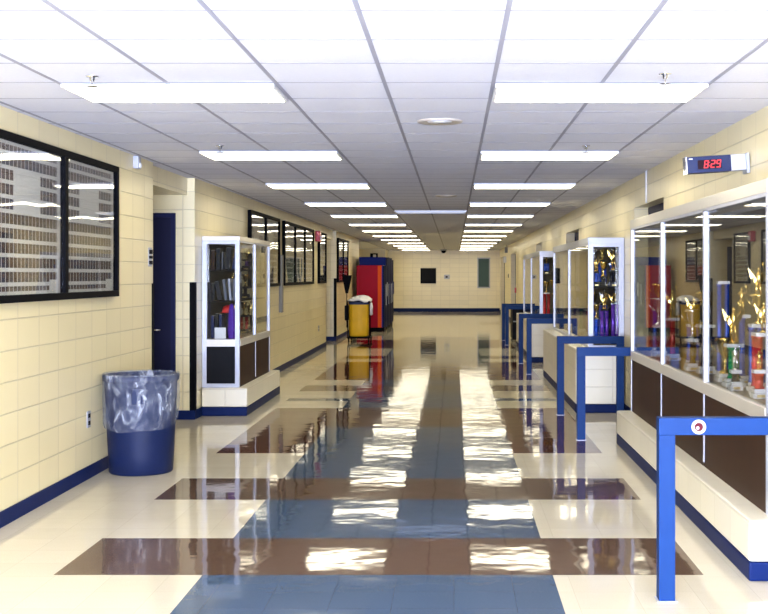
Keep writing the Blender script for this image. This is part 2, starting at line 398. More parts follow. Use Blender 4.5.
# baseboards
bb = .1016; t = .008
b = B(); b.box(XL, XL+t, -4, 11.52, 0, bb); b.box(XL-.25, XL+t, 11.52, 11.528, 0, bb)
b.box(XL, XL+t, 13.37, 27.1, 0, bb); b.box(-3.10, XL+t, 13.362, 13.37, 0, bb)
b.box(XL-.25, XL+t, 27.1, 27.108, 0, bb); b.box(XL, XL+t, 29.4, 36.5, 0, bb); b.box(-3.3, XL+t, 29.392, 29.4, 0, bb)
struct('baseboard_left', b, 'navy')
b = B(); b.box(-4.05, XR, YE-t, YE, 0, .16); b.box(-4.05, XL, 50.39, 50.4, 0, .13); struct('baseboard_end', b, 'navy')
b = B(); y = -4
for d0, d1 in doors: b.box(XR-t, XR, y, d0, 0, bb); y = d1
b.box(XR-t, XR, y, YE-t, 0, bb); struct('baseboard_right', b, 'navy')
# corner guards
def guard(x, y, label, face):
    b = B()
    if face == 'near':   # outer corner seen on the frontal face
        b.box(x-.055, x+.006, y-.010, y, .1016, 1.53, .002).box(x, x+.010, y, y+.06, .1016, 1.53, .002)
    else:
        b.box(x, x+.010, y-.05, y, .1016, 1.53, .002).box(x-.05, x+.01, y, y+.01, .1016, 1.53, .002)
    tag(b.obj('corner_guard', 'black'), label, 'corner guard')
guard(XL, 13.37, 'black corner guard beside the left trophy case, on the alcove corner', 'near')
guard(XL, 11.52, 'black corner guard on the wall corner just past the light switches', 'far')
guard(XL, 29.4, 'black corner guard on the far alcove corner left of the cleaning cart', 'near')

# ------------------------------------------------------------------ ceiling fixtures
def troffer(x0, y0, label, group, lm='lamp', wid=1.22, dep=.60):
    t = thing('ceiling_light', label, 'ceiling light', (x0+wid/2, y0+dep/2, H-.022), group=group)
    a, c = wid/2, dep/2
    b = B(); b.box(-a+.012, a-.012, -c+.012, c-.012, .012, .0155)
    for X0, X1, Y0, Y1 in ((-a+.012, -a+.03, -c+.012, c-.012), (a-.03, a-.012, -c+.012, c-.012), (-a+.03, a-.03, -c+.012, -c+.03), (-a+.03, a-.03, c-.03, c-.012)):
        b.box(X0, X1, Y0, Y1, -.004, .012)
    b.obj('housing', 'lampw', t)
    b = B(); b.box(-a+.03, a-.03, -c+.03, c-.03, -.008, .012, .004); b.obj('diffuser', lm, t)
for k in range(-2, 13):
    yy = 6.725 + 3.66*k
    for side, x0 in (('left', -2.22), ('right', .22)):
        if k < 0: lab = 'fluorescent ceiling panel in the %s row, above and behind the viewpoint' % side
        else: lab = 'fluorescent ceiling panel in the %s row, %s one from the camera' % (side, ORD[k])
        troffer(x0, yy, lab, 'fluorescent panels of the %s ceiling row' % side)
troffer(-1.0, 19.9, 'dim bluish ceiling panel alone in the middle column between the two lit rows', None, 'lampdim')
def diffuser(x, y, r, label):
    t = thing('ceiling_vent', label, 'ceiling vent', (x, y, H-.001))
    b = B(); b.lathe([(r*.55, -.006), (r*.9, -.014), (r, -.008), (r, -.001)], 32); b.obj('rim', simple('vent_rim', (.5, .44, .36), .5), t)
    b = B(); b.lathe([(.002, -.012), (r*.3, -.012), (r*.32, -.006), (r*.5, -.012), (r*.53, -.006), (r*.6, -.006)], 32); b.obj('core', 'lampw', t)
diffuser(-.10, 8.4, .16, 'round beige ceiling vent in the middle column, nearest one')
diffuser(-.11, 16.3, .15, 'round beige ceiling vent in the middle column, just before the dim bluish panel')
def sprinkler(x, y, label):
    t = thing('sprinkler_head', label, 'sprinkler', (x, y, H-.001), group='sprinkler heads')
    b = B(); b.lathe([(.035, 0), (.035, -.006), (.014, -.008), (.012, -.03), (.004, -.032), (.004, -.055)], 16, cap=True); b.obj('body', 'chrome', t)
    b = B(); b.lathe([(.003, -.055), (.03, -.055), (.03, -.058), (.003, -.058)], 12, cap=True); b.obj('deflector', 'chrome', t)
sprinkler(-1.96, 6.5, 'small sprinkler head before the first left ceiling panel')
sprinkler(1.13, 6.42, 'small sprinkler head before the first right ceiling panel')
sprinkler(1.10, 10.0, 'small sprinkler head before the second right ceiling panel')
sprinkler(-1.95, 10.0, 'small sprinkler head before the second left ceiling panel')
t = thing('dome_camera', 'small black dome camera under the ceiling before the end wall', 'camera', (-.44, 50.5, H-.001))
b = B(); b.lathe([(.14, 0), (.14, -.05), (.05, -.05)], 20, cap=True); b.obj('base', 'grey', t)
b = B(); b.lathe([(.11, -.051), (.105, -.1), (.06, -.15), (.005, -.165)], 20); b.obj('dome', 'black', t)

# ------------------------------------------------------------------ display boards on the left wall
def board(y0, y1, n, label, z0=1.43, z1=2.525):
    t = thing('display_board', label, 'display board', (XL, (y0+y1)/2, z0), group='framed class portrait boards')
    L = y1-y0; hh = z1-z0; fw = .05; a = -L/2
    b = B()
    b.box(0, .055, a, a+L, 0, fw, .004).box(0, .055, a, a+L, hh-fw, hh, .004)
    for k in range(n+1):
        yc = a + L*k/n
        ya, yb = (yc, yc+fw) if k == 0 else ((yc-fw, yc) if k == n else (yc-fw*.75, yc+fw*.75))
        b.box(0, .055, ya, yb, fw, hh-fw, .004)
    b.obj('frame', 'black', t)
    pw = L/n
    for k in range(n):
        yc = a + pw*(k+.5)
        s = B(); s.box(.0, .012, -pw/2+fw*.8, pw/2-fw*.8, -hh/2+fw, hh/2-fw); s.obj('portrait_sheet', 'portraits', t, (.004, yc, hh/2))
        g = B(); g.box(.03, .034, -pw/2+fw*.76, pw/2-fw*.76, -hh/2+fw, hh/2-fw); g.obj('pane', 'wglass', t, (.004, yc, hh/2))
board(7.42, 10.17, 2, 'large black framed board of class portraits nearest the camera, above the bin')
board(16.8, 19.6, 2, 'black framed two-pane portrait board right behind the left trophy case')
board(20.16, 24.35, 3, 'black framed three-pane portrait board in the middle of the left wall')
board(25.4, 26.74, 1, 'narrow single-pane portrait board next to the red fire alarm')
board(29.55, 32.3, 2, 'black framed two-pane board behind the broom and cleaning cart')

# ------------------------------------------------------------------ small wall fittings
def plate_thing(name, label, cat, x, y, z, parts):
    t = thing(name, label, cat, (x, y, z))
    for nm, mat, bx in parts:
        b = B(); b.box(*bx, .002); b.obj(nm, mat, t)
    return t
plate_thing('light_switch', 'row of three dark switches stacked on the wall before the left alcove', 'light switch', XL, 11.40, 1.78,
    [('wall_plate', 'lgrey', (0, .006, -.06, .06, -.09, .09)), ('toggle', 'black', (.006, .016, -.05, .05, .03, .07)),
     ('toggle', 'black', (.006, .016, -.05, .05, -.014, .012)), ('toggle', 'black', (.006, .016, -.05, .05, -.07, -.035))])
def outlet(y, label, sx=XL, dx=1):
    plate_thing('wall_outlet', label, 'outlet', sx, y, .47,
        [('cover_plate', 'grey', (0, .008*dx, -.04, .04, -.065, .065)), ('socket', 'black', (.008*dx, .012*dx, -.026, .026, .012, .045)), ('socket', 'black', (.008*dx, .012*dx, -.026, .026, -.045, -.012))])
outlet(9.48, 'electrical outlet low on the left wall beside the blue bin')
outlet(25.6, 'electrical outlet low on the left wall below the narrow portrait board')
t = thing('motion_sensor', 'small grey motion sensor under the ceiling by the near portrait board', 'sensor', (XL, 10.85, 2.60))
b = B(); b.box(0, .05, -.05, .05, -.03, .085, .008); b.obj('housing', 'lgrey', t)
b = B(); b.sphere((.052, 0, 0), .03, (.5, 1, .9)); b.obj('lens', 'white', t)
b = B(); b.box(0, .055, -.07, .07, 0, .95, .006)
tag(b.obj('wall_raceway', 'raceway', loc=(XL, 19.88, .99)), 'grey vertical metal raceway between two portrait boards on the left wall', 'raceway')
t = thing('fire_alarm', 'red fire alarm strobe above the narrow portrait board', 'fire alarm', (XL, 25.1, 2.41))
b = B(); b.box(0, .10, -.12, .12, -.10, .12, .01); b.obj('housing', 'red', t)
b = B(); b.box(.10, .13, -.05, .05, -.07, .02, .006); b.obj('strobe_lens', 'white', t)
b = B(); b.tube([(XR-.014, 12.4, 2.357), (XR-.014, 12.4, H-.001)], .010)
tag(b.obj('conduit', 'white'), 'thin pale conduit above the near right doorway, below the clock end', 'conduit')
plate_thing('wall_speaker', 'small white wall speaker high between the far right doorways', 'speaker', XR, 46.0, 2.2, [('housing', 'white', (-.10, 0, -.12, .12, -.12, .12)), ('grille', 'lgrey', (-.11, -.10, -.09, .09, -.09, .09))])
t = thing('exit_sign', 'small dark sign hanging from the ceiling at the far right wall', 'sign', (1.86, 42.8, 2.4))
b = B(); b.box(-.05, .05, -.15, .15, 0, .2, .004); b.obj('panel', 'raceway', t)
b = B(); b.tube([(0, 0, .2), (0, 0, H-2.401)], .012); b.obj('stem', 'raceway', t)
plate_thing('thermostat', 'small dark wall control between the two far right doorways', 'thermostat', XR, 43.8, 1.58, [('case', 'raceway', (-.03, 0, -.06, .06, -.07, .07)), ('dial', 'black', (-.035, -.03, -.03, .03, -.03, .03))])
plate_thing('fire_pull_station', 'red pull station beside the navy fourth right doorway', 'fire alarm', XR, 38.6, 1.12, [('case', 'red', (-.05, 0, -.06, .06, -.08, .08)), ('pull_bar', 'white', (-.06, -.05, -.04, .04, -.015, .015))])
# end wall: black board, window, sensor
t = thing('wall_screen', 'black square screen on the far end wall', 'screen', (-1.125, YE, 1.24))
b = B(); b.box(-.34, .34, -.05, 0, 0, .67, .008); b.obj('casing', 'black', t)
b = B(); b.box(-.31, .31, -.056, -.05, .03, .64); b.obj('display', 'blackp', t)
b = B(); b.box(1.02, 1.07, YE-.03, YE, 1.04, 2.37).box(1.53, 1.58, YE-.03, YE, 1.04, 2.37).box(1.07, 1.53, YE-.03, YE, 2.32, 2.37).box(1.07, 1.53, YE-.03, YE, 1.04, 1.09)
wf = struct('window_1', b, 'grey', 'tall dim blue-green window on the far end wall')
b = B(); b.box(1.07, 1.53, YE-.015, YE-.002, 1.09, 2.32); struct('pane', b, 'endglass', parent=wf)
plate_thing('wall_control', 'small pale control with dark button right of the black screen', 'wall control', -.31, YE, 1.50,
    [('case', 'lgrey', (-.12, .12, -.05, 0, -.06, .12)), ('button', 'black', (-.05, .03, -.06, -.05, -.01, .06))])
t = thing('picture_frame', 'small dark picture frame high above the vending machines', 'picture', (-3.36, 50.4, 2.02))
b = B(); b.box(-.16, .16, -.03, 0, 0, .5, .004); b.obj('frame', 'black', t)
b = B(); b.box(-.04, .09, -.034, -.03, .05, .45); b.obj('print', 'paper', t)

# ------------------------------------------------------------------ digital clock
t = thing('digital_clock', 'navy digital wall clock with red digits on an arm above the right display case', 'clock', (1.99, 8.12, 2.375), (0, math.radians(-3.5), 0))
b = B(); b.box(-.415, -.12, -.02, .09, -.055, .056, .004); b.obj('housing', 'clockb', t)
b = B(); b.box(-.424, -.415, -.022, .092, -.060, .060, .003); b.obj('end_cap', 'chrome', t)
b = B(); b.box(-.118, -.018, -.018, .09, -.052, .055, .003); b.obj('arm_box', 'lgrey', t)
b = B(); b.box(-.018, .004, -.03, .10, -.075, .06, .003); b.obj('wall_bracket', 'grey', t)
b = B(); b.box(-.345, -.185, -.0235, -.02, -.032, .030); wnd = b.obj('display_window', 'clockw', t)
SEG = {'8': 'abcdefg', '2': 'abged', '9': 'abcdfg'}
def digit(b, ch, cx, cz, w=.030, h=.052, th=.0062):
    sl = .16
    def q(x0, z0, x1, z1):
        b.poly([(cx+x0+sl*z0, -.0265, cz+z0), (cx+x1+sl*z0, -.0265, cz+z0), (cx+x1+sl*z1, -.0265, cz+z1), (cx+x0+sl*z1, -.0265, cz+z1)], (0, 1, 0), .0025)
    a, c = w/2, h/2; g = .001
    S = {'a': (-a+g, c-th, a-g, c), 'd': (-a+g, -c, a-g, -c+th), 'g': (-a+g, -th/2, a-g, th/2),
         'f': (-a-th*.2, g, -a+th*.8, c-g), 'b': (a-th*.8, g, a+th*.2, c-g), 'e': (-a-th*.2, -c+g, -a+th*.8, -g), 'c': (a-th*.8, -c+g, a+th*.2, -g)}
    for s in SEG[ch]: q(*S[s])
for ch, cx in (('8', -.288), ('2', -.243), ('9', -.205)):
    b = B(); digit(b, ch, cx, 0, w=.027); b.obj('digit', 'led', t)
b = B(); b.box(-.268, -.264, -.0265, -.0235, .008, .014).box(-.270, -.266, -.0265, -.0235, -.014, -.008); b.obj('colon', 'led', t)
b = B(); b.box(-.403, -.378, -.0215, -.02, .038, .044); b.obj('maker_mark', 'white', t)

# ------------------------------------------------------------------ plinths and cases
def plinth(side, xf, y0, y1, h, label):
    xw = XR-.009 if side > 0 else XL+.009
    t = thing('block_plinth', label, 'plinth', ((xf+xw)/2, (y0+y1)/2, 0), group='cream block plinths under the display cases')
    cx, cy = (xf+xw)/2, (y0+y1)/2; hx, hy = abs(xw-xf)/2, (y1-y0)/2
    b = B(); b.box(-hx, hx, -hy, hy, bb, h, .018); b.obj('block_body', 'plinth', t)
    b = B(); b.box(-hx-.0, hx, -hy-.0, hy, 0.0, bb, .012); b.obj('kick_base', 'navy', t)
plinth(1, 1.55, 6.30, 11.44, .32, 'low cream block plinth under the large near right display case')
plinth(1, 1.42, 14.0, 19.1, .75, 'tall cream block plinth under the right display case past the first doorway')
plinth(1, 1.42, 22.0, 27.3, .75, 'tall cream block plinth under the farthest right display case')
plinth(-1, -2.363, 13.70, 16.3, .32, 'low cream block plinth under the left trophy case')
def case(side, xf, y0, y1, z0, zs, zt, nb, label, lower='panel', end_lower='panel', hdr='alub', shelves=(), fh=.075, back='caseback', end_shelf=True, mw=.05):
    xw = XR-.003 if side > 0 else XL+.003
    cx, cy = (xf+xw)/2, (y0+y1)/2
    t = thing('display_case', label, 'display case', (cx, cy, z0), group='glazed trophy display cases')
    s = side; F = xf-cx; W = xw-cx       # front and wall x in local
    L = (y1-y0)/2; T = zt-z0; S = zs-z0
    def bx(b, d0, d1, *a, **k):           # d measured from the front plane inwards
        return b.box(F+s*d0, F+s*d1, *a, **k)
    D = abs(W-F)
    b = B()
    for yy in (-L, L-mw):
        bx(b, 0, mw, yy, yy+mw, 0, T-fh, bev=.003); bx(b, D-mw, D, yy, yy+mw, 0, T-fh, bev=.003)
        bx(b, mw, D-mw, yy, yy+mw, T-fh-.04, T-fh)
        if S > .1: bx(b, mw, D-mw, yy, yy+mw, 0, .045)
    bx(b, 0, mw, -L+mw, L-mw, T-fh-.02, T-fh); bx(b, D-mw, D-.013, -L+mw, L-mw, T-fh-.02, T-fh)
    for k in range(1, nb):
        yy = -L + 2*L*k/nb
        bx(b, 0, .035, yy-mw*.5, yy+mw*.5, max(S, .03), T-fh, bev=.003)
        if S > .1: bx(b, 0, .02, yy-.012, yy+.012, .03, S-.07)
    b.obj('frame', 'alu', t)
    b = B(); bx(b, -.004, D, -L-.004, L+.004, T-fh, T, bev=.004); b.obj('top_rail', hdr, t)
    b = B(); bx(b, -.004, .05, -L+mw, L-mw, S-.08 if S > .1 else 0, S if S > .1 else .035, bev=.004)
    bx(b, mw, D-mw, -L, -L+mw, S-.08 if S > .1 else 0, S if S > .1 else .035); bx(b, mw, D-mw, L-mw, L, S-.08 if S > .1 else 0, S if S > .1 else .035)
    b.obj('sill_rail', hdr, t)
    b = B(); bx(b, .05, D-.012, -L+mw, L-mw, (S if S > .1 else .035)-.03, S if S > .1 else .035); b.obj('deck', 'casewood', t)
    b = B(); bx(b, D-.012, D, -L+mw, L-mw, 0, T-fh); b.obj('back_panel', back, t)
    if S > .1:
        for k in range(nb):
            ya = -L+mw if k == 0 else -L + 2*L*k/nb+.012; yb = L-mw if k == nb-1 else -L+2*L*(k+1)/nb-.012
            b = B(); bx(b, .006, .02, ya, yb, .0, S-.08); b.obj('lower_panel', lower, t)
        for yy in (-L+.01, L-.02):
            b = B(); bx(b, mw, D-mw, yy, yy+.01, .045, S-.08); b.obj('end_panel', end_lower, t)
    for k in range(nb):
        ya = -L+mw if k == 0 else -L + 2*L*k/nb+mw*.5; yb = L-mw if k == nb-1 else -L+2*L*(k+1)/nb-mw*.5
        b = B(); bx(b, .014, .019, ya, yb, max(S, .035), T-fh); b.obj('glass_pane', 'glass', t)
    for yy in (-L+.02, L-.025):
        b = B(); bx(b, mw, D-mw, yy, yy+.005, max(S, .035), T-fh-.04); b.obj('end_pane', 'glass', t)
    for sz in shelves:
        b = B(); bx(b, .06, D-.014, -L+.055, L-.055, sz-z0, sz-z0+.012); b.obj('shelf', 'blackp', t)
    return t
case(1, 1.68, 6.42, 11.42, .32, .89, 2.13, 3, 'large near right display case with brown lower panels, under the clock')
case(1, 1.575, 14.07, 19.05, .75, .785, 2.05, 2, 'right display case full of trophies on the tall plinth past the first doorway', hdr='alu', shelves=(1.46,), fh=.07, mw=.06)
case(1, 1.575, 22.05, 27.25, .75, .785, 2.05, 2, 'farthest right display case, holding a red column trophy at its end', hdr='alu', shelves=(1.62,), fh=.07, mw=.06)
case(-1, -2.46, 13.75, 16.05, .32, .87, 2.055, 2, 'left trophy case with books, purple cloth and a red cap inside', hdr='alub', end_lower='blackp', shelves=(1.30, 1.66), fh=.05, mw=.05)

# ------------------------------------------------------------------ trophies
def fig_bm(h, pose):
    b = B(); s = h/1.0
    b.lathe([(.0, 0), (.12*s, 0), (.13*s, .05*s), (.06*s, .07*s), (.0, .075*s)], 12)
    b.tube([(-.05*s, 0, .06*s), (-.06*s, .02*s, .28*s), (-.035*s, 0, .48*s)], [.025*s, .045*s, .06*s], 8)
    b.tube([(.06*s, 0, .06*s), (.05*s, -.02*s, .28*s), (.035*s, 0, .48*s)], [.025*s, .045*s, .06*s], 8)
    b.tube([(0, 0, .44*s), (0, 0, .56*s), (0, 0, .68*s), (0, 0, .74*s), (0, 0, .80*s)], [.07*s, .06*s, .085*s, .06*s, .03*s], 10)
    b.sphere((0, 0, .84*s), .048*s, (1, 1, 1.2), 10)
    if pose == 'victory':
        b.tube([(.08*s, 0, .70*s), (.15*s, 0, .82*s), (.12*s, 0, .98*s)], [.03*s, .025*s, .02*s], 7)
        b.sphere((.12*s, 0, 1.0*s), .04*s, (1, 1, 1.3), 8)
        b.tube([(-.08*s, 0, .70*s), (-.17*s, 0, .60*s), (-.15*s, -.05*s, .46*s)], [.03*s, .025*s, .02*s], 7)
        b.poly([(-.03*s, .05*s, .55*s), (-.28*s, .09*s, .88*s), (-.22*s, .09*s, .62*s), (-.09*s, .06*s, .45*s)], (0, 1, 0), .012*s)
        b.poly([(.03*s, .05*s, .55*s), (.28*s, .09*s, .88*s), (.22*s, .09*s, .62*s), (.09*s, .06*s, .45*s)], (0, 1, 0), .012*s)
    else:
        b.tube([(.08*s, 0, .70*s), (.16*s, -.06*s, .74*s), (.12*s, -.16*s, .86*s)], [.03*s, .025*s, .02*s], 7)
        b.tube([(-.08*s, 0, .70*s), (-.15*s, -.07*s, .68*s), (-.03*s, -.15*s, .8*s)], [.03*s, .025*s, .02*s], 7)
        b.sphere((.10*s, -.18*s, .93*s), .06*s, (1, 1, 1), 10)
    return b
def cup_bm(h):
    s = h; b = B()
    b.lathe([(0, 0), (.16*s, 0), (.15*s, .05*s), (.05*s, .10*s), (.035*s, .25*s), (.06*s, .30*s), (.03*s, .35*s), (.10*s, .45*s), (.19*s, .62*s), (.22*s, .85*s), (.26*s, .92*s), (.23*s, .92*s), (.19*s, .85*s), (.15*s, .62*s), (.0, .5*s)], 20)
    for sg in (-1, 1):
        b.tube([(sg*.19*s, 0, .85*s), (sg*.34*s, 0, .88*s), (sg*.36*s, 0, .72*s), (sg*.25*s, 0, .58*s), (sg*.15*s, 0, .55*s)], .014*s, 6)
    return b
COLS = {'cred': 'red', 'cgreen': 'green', 'cblue': 'blue', 'cpurple': 'purple', 'cblack': 'black'}
def trophy(x, y, z, label, col='cblue', ncol=1, ch=.3, top='victory', th=.22, metal='gold', base='marble', w=.12, rot=0, group='trophies in the display cases', cr=.021, cup=0):
    t = thing('trophy', label, 'trophy', (x, y, z), (0, 0, rot), group)
    b = B(); b.box(-w/2, w/2, -w/2, w/2, 0, .03, .004).box(-w*.42, w*.42, -w*.42, w*.42, .03, .055, .004); b.obj('base', base, t)
    b = B(); b.box(-w*.25, w*.25, -w*.5-.003, -w*.5, .008, .024); b.obj('name_plate', 'plate', t)
    zz = .055
    if ncol:
        pos = {1: [(0, 0)], 2: [(-w*.28, 0), (w*.28, 0)], 3: [(-w*.28, w*.2), (w*.28, w*.2), (0, -w*.25)], 4: [(-w*.28, -w*.28), (w*.28, -w*.28), (-w*.28, w*.28), (w*.28, w*.28)]}[ncol]
        for px, py in pos:
            c = B(); c.lathe([(cr*1.2, 0), (cr*1.2, .012), (cr, .014), (cr, ch-.014), (cr*1.2, ch-.012), (cr*1.2, ch)], 14, cap=True)
            c.obj('column', col, t, (px, py, zz))
        zz += ch
        b = B(); b.box(-w*.42, w*.42, -w*.42, w*.42, 0, .022, .003); b.obj('top_plate', base, t, (0, 0, zz)); zz += .022
        if cup:
            cup_bm(cup).obj('cup', metal, t, (0, 0, zz)); zz += cup*.55
            zz += cup*.2
    if top == 'cup': cup_bm(th).obj('cup', metal, t, (0, 0, zz))
    elif top: fig_bm(th, top).obj('figure', metal, t, (0, 0, zz))
    return t
D1 = .892
# near right case, nearest bay
trophy(1.80, 7.72, D1, 'gold trophy with green column behind the nearest glass pane', 'cgreen', 1, .20, 'victory', .26, w=.13, cr=.036)
trophy(1.84, 7.12, D1, 'tall gold trophy with red columns at the near end of the right case', 'cred', 4, .30, 'victory', .20, w=.15, cr=.022)
trophy(1.78, 7.00, D1, 'short red column trophy in front of the tall red one', 'cred', 1, .09, 'ball', .12, w=.09, cr=.024)
trophy(1.88, 7.40, D1, 'tall gold cup trophy with blue columns between the red and green trophies', 'cblue', 3, .34, 'victory', .22, w=.13, cup=.2)
trophy(1.755, 7.48, D1, 'small pale figurine trophy in front of the blue cup trophy', 'cblack', 1, .05, 'ball', .16, 'silver', w=.08)
trophy(1.86, 8.30, D1, 'very tall blue column trophy left of the green trophy', 'cblue', 2, .60, None, 0, w=.095, cr=.016)
trophy(1.90, 7.92, D1, 'slim blue column trophy behind the green trophy', 'cblue', 1, .38, 'ball', .2, w=.11)
trophy(1.83, 8.10, D1, 'gold cup on black stand just past the nearest mullion', 'cblack', 0, 0, 'cup', .26, w=.12)
trophy(1.85, 6.75, D1, 'red column trophy at the very edge of the near right case', 'cred', 2, .42, 'cup', .22, w=.13)
# middle bay
trophy(1.84, 8.75, D1, 'gold cup trophy with black columns in the middle bay', 'cblack', 2, .28, 'cup', .26, w=.13)
trophy(1.80, 9.05, D1, 'silver cup trophy in the middle bay of the near case', 'cblack', 1, .16, 'cup', .24, 'silver', w=.12)
trophy(1.87, 9.35, D1, 'gold victory trophy at the far side of the middle bay', 'cblue', 2, .26, 'victory', .24, w=.13)
# far bay
trophy(1.84, 10.1, D1, 'gold victory trophy with red column in the far bay of the near case', 'cred', 1, .28, 'victory', .26, w=.12)
trophy(1.80, 10.55, D1, 'silver cup trophy in the far bay of the near case', 'cblack', 1, .2, 'cup', .26, 'silver', w=.12)
trophy(1.87, 10.95, D1, 'gold cup trophy at the far end of the near case', 'cblue', 2, .34, 'cup', .24, w=.13)
# second right case, upper shelf and deck, packed behind the end glass
U = 1.474
D2 = .787
K = dict(base='bmarble')
trophy(1.69, 14.25, U, 'small blue column trophy on the upper shelf, left front', 'cblue', 1, .10, 'victory', .17, w=.08, **K)
trophy(1.785, 14.32, U, 'gold cup trophy on the upper shelf between blue and tall gold ones', 'cblack', 1, .04, 'cup', .19, w=.08, rot=1.2, **K)
trophy(1.90, 14.28, U, 'tall gold figure trophy on the upper shelf by the wall', 'cblack', 2, .12, 'victory', .27, w=.10, **K)
trophy(1.70, 14.55, U, 'silver figure trophy on the upper shelf behind the small blue one', 'cblack', 2, .22, 'ball', .17, 'silver', w=.10, **K)
trophy(1.81, 14.66, U, 'tall blue column trophy at the back of the upper shelf', 'cblue', 2, .24, 'ball', .15, w=.11, **K)
trophy(1.92, 14.60, U, 'silver cup trophy at the back of the upper shelf', 'cblue', 1, .2, 'cup', .20, 'silver', w=.09, rot=1.4, **K)
trophy(1.69, 14.24, D2, 'blue column trophy on the lower deck, left front', 'cblue', 2, .24, 'cup', .17, w=.10, rot=1.3, **K)
trophy(1.80, 14.36, D2, 'purple column trophy on the lower deck, middle', 'cpurple', 2, .34, 'victory', .18, w=.10, **K)
trophy(1.915, 14.26, D2, 'purple column trophy on the lower deck by the wall', 'cpurple', 3, .42, 'cup', .12, w=.11, rot=1.3, **K)
trophy(1.69, 14.56, D2, 'tall dark blue trophy at the back of the lower deck', 'cblue', 3, .40, 'cup', .15, w=.11, rot=1.3, **K)
trophy(1.82, 14.66, D2, 'silver figure trophy at the back of the lower deck', 'cblue', 2, .40, 'victory', .16, 'silver', w=.11, **K)
trophy(1.925, 14.56, D2, 'black column trophy at the back of the lower deck', 'cblack', 3, .36, 'victory', .18, w=.10, **K)
for k, (yy, cc) in enumerate(((15.7, 'cblue'), (16.3, 'cred'), (17.2, 'cgreen'), (18.1, 'cpurple'))):
    trophy(1.82, yy, D2, '%s column trophy behind the long side glass of the second right case' % COLS[cc], cc, 2, .28, 'cup', .24, w=.13, rot=PI/2)
# third right case
U3 = 1.634
trophy(1.715, 22.25, D2, 'bright red column trophy at the end of the farthest right case', 'cred', 4, .42, 'cup', .22, w=.13, cr=.025, rot=PI/2)
trophy(1.86, 22.35, D2, 'gold cup trophy beside the red one in the farthest right case', 'cblack', 1, .38, 'cup', .30, w=.12, rot=PI/2, **K)
trophy(1.72, 22.3, U3, 'blue trophy on the upper shelf of the farthest right case', 'cblue', 3, .13, 'ball', .12, w=.11, **K)
trophy(1.86, 22.35, U3, 'silver and black trophy on the upper shelf of the farthest right case', 'cblack', 2, .11, 'cup', .13, 'silver', w=.11, rot=PI/2, **K)
# left case contents
def book(x, y, z, w_, d, h, mat, label, lean=0.0):
    t = thing('book', label, 'book', (x, y, z+ (w_/2*abs(math.sin(lean)) if lean else 0)), (0, lean, 0), 'books in the left trophy case')
    b = B(); b.box(-w_/2, w_/2, -d/2, d/2, 0, h, .003); b.obj('cover', mat, t)
    b = B(); b.box(-w_/2+.004, w_/2-.004, -d/2+.006, d/2+.0015, h-.0005, h+.0015); b.obj('pages', 'paper', t)
bm_ = {'dark blue': simple('book_blue', (.006, .014, .07), .4, spec=.15), 'black': simple('book_black', (.004, .004, .005), .4, spec=.15),
       'silver grey': simple('book_grey', (.13, .135, .15), .35, spec=.15), 'white': simple('book_white', (.38, .38, .4), .5),
       'brown': simple('book_brown', (.03, .012, .006), .5, spec=.15)}
SH = [(1.674, [('brown', .04, .22, 0), ('black', .05, .24, 0), ('silver grey', .012, .2, 0), ('black', .06, .25, .10), ('dark blue', .04, .23, .16)], 'top shelf'),
      (1.314, [('black', .04, .2, 0), ('black', .05, .22, -.18), ('silver grey', .03, .24, -.12), ('white', .025, .25, -.08), ('silver grey', .035, .25, 0), ('dark blue', .03, .2, 0)], 'middle shelf'),
      (.874, [('dark blue', .03, .26, 0), ('black', .03, .285, 0), ('dark blue', .03, .275, 0)], 'bottom deck')]
for z, lst, nm in SH:
    x = -2.82
    for k, (c, wd, h, ln) in enumerate(lst):
        x += abs(math.sin(ln))*h*.5 if ln < 0 else 0
        book(x+wd/2, 14.02, z+.001, wd, .17, h, bm_[c], '%s book, %s from the wall on the %s of the left trophy case' % (c, ORD[k], nm), ln)
        x += wd+.016 + (math.sin(ln)*h*.5 if ln > 0 else 0)
for k, (x, y, z, c, n, ch, tp, th) in enumerate(((-2.70, 14.6, .872, 'cblue', 3, .16, 'victory', .17), (-2.66, 15.2, .872, 'cred', 2, .15, 'cup', .18), (-2.68, 15.7, .872, 'cblack', 2, .14, 'victory', .17),
                                            (-2.68, 14.5, 1.313, 'cblue', 2, .11, 'ball', .13), (-2.66, 15.3, 1.313, 'cblack', 1, .07, 'cup', .17), (-2.68, 14.6, 1.673, 'cblue', 2, .07, 'cup', .12), (-2.66, 15.4, 1.673, 'cpurple', 1, .06, 'victory', .13))):
    trophy(x, y, z+.001, '%s column trophy on the %s of the left trophy case, %s bay' % (COLS[c], 'bottom deck' if z < 1 else 'middle shelf' if z < 1.5 else 'top shelf', 'near' if y < 14.65 else 'far' if y > 15.25 else 'central'), c, n, ch, tp, th, w=.12, base='bmarble')
t = thing('baseball_cap', 'red cap resting below the middle shelf in the left case', 'cap', (-2.645, 14.06, 1.174))
b = B(); b.lathe([(.07, 0), (.072, .03), (.055, .065), (.025, .082), (.002, .086)], 20); b.obj('crown', 'skin', t)
b = B(); b.lathe([(.002, 0), (.05, 0), (.1, -.004), (.1, .002), (.05, .006), (.002, .006)], 20, fn=lambda p, a, j, r, z: Vector((p.x*.8, p.y*1.0-.04, p.z))); b.obj('brim', 'skin', t)
b = B(); b.box(-.03, .03, -.10, .10, 0, .30, .01)
tag(b.obj('storage_box', bm_['black'], loc=(-2.635, 14.10, .873)), 'dark box under the red cap in the left trophy case', 'box')
def drape(p, a, j, r, z): return Vector((p.x*(1+.12*math.sin(5*a)), p.y*(1+.12*math.sin(4*a)), p.z))
b = B(); b.lathe([(.035, 0), (.045, .08), (.042, .2), (.032, .33), (.018, .395), (.002, .405)], 24, fn=drape)
b.obj('folds', 'purple', thing('purple_cloth', 'purple cloth hanging in folds at the front corner of the left trophy case', 'cloth', (-2.575, 13.90, .874)))
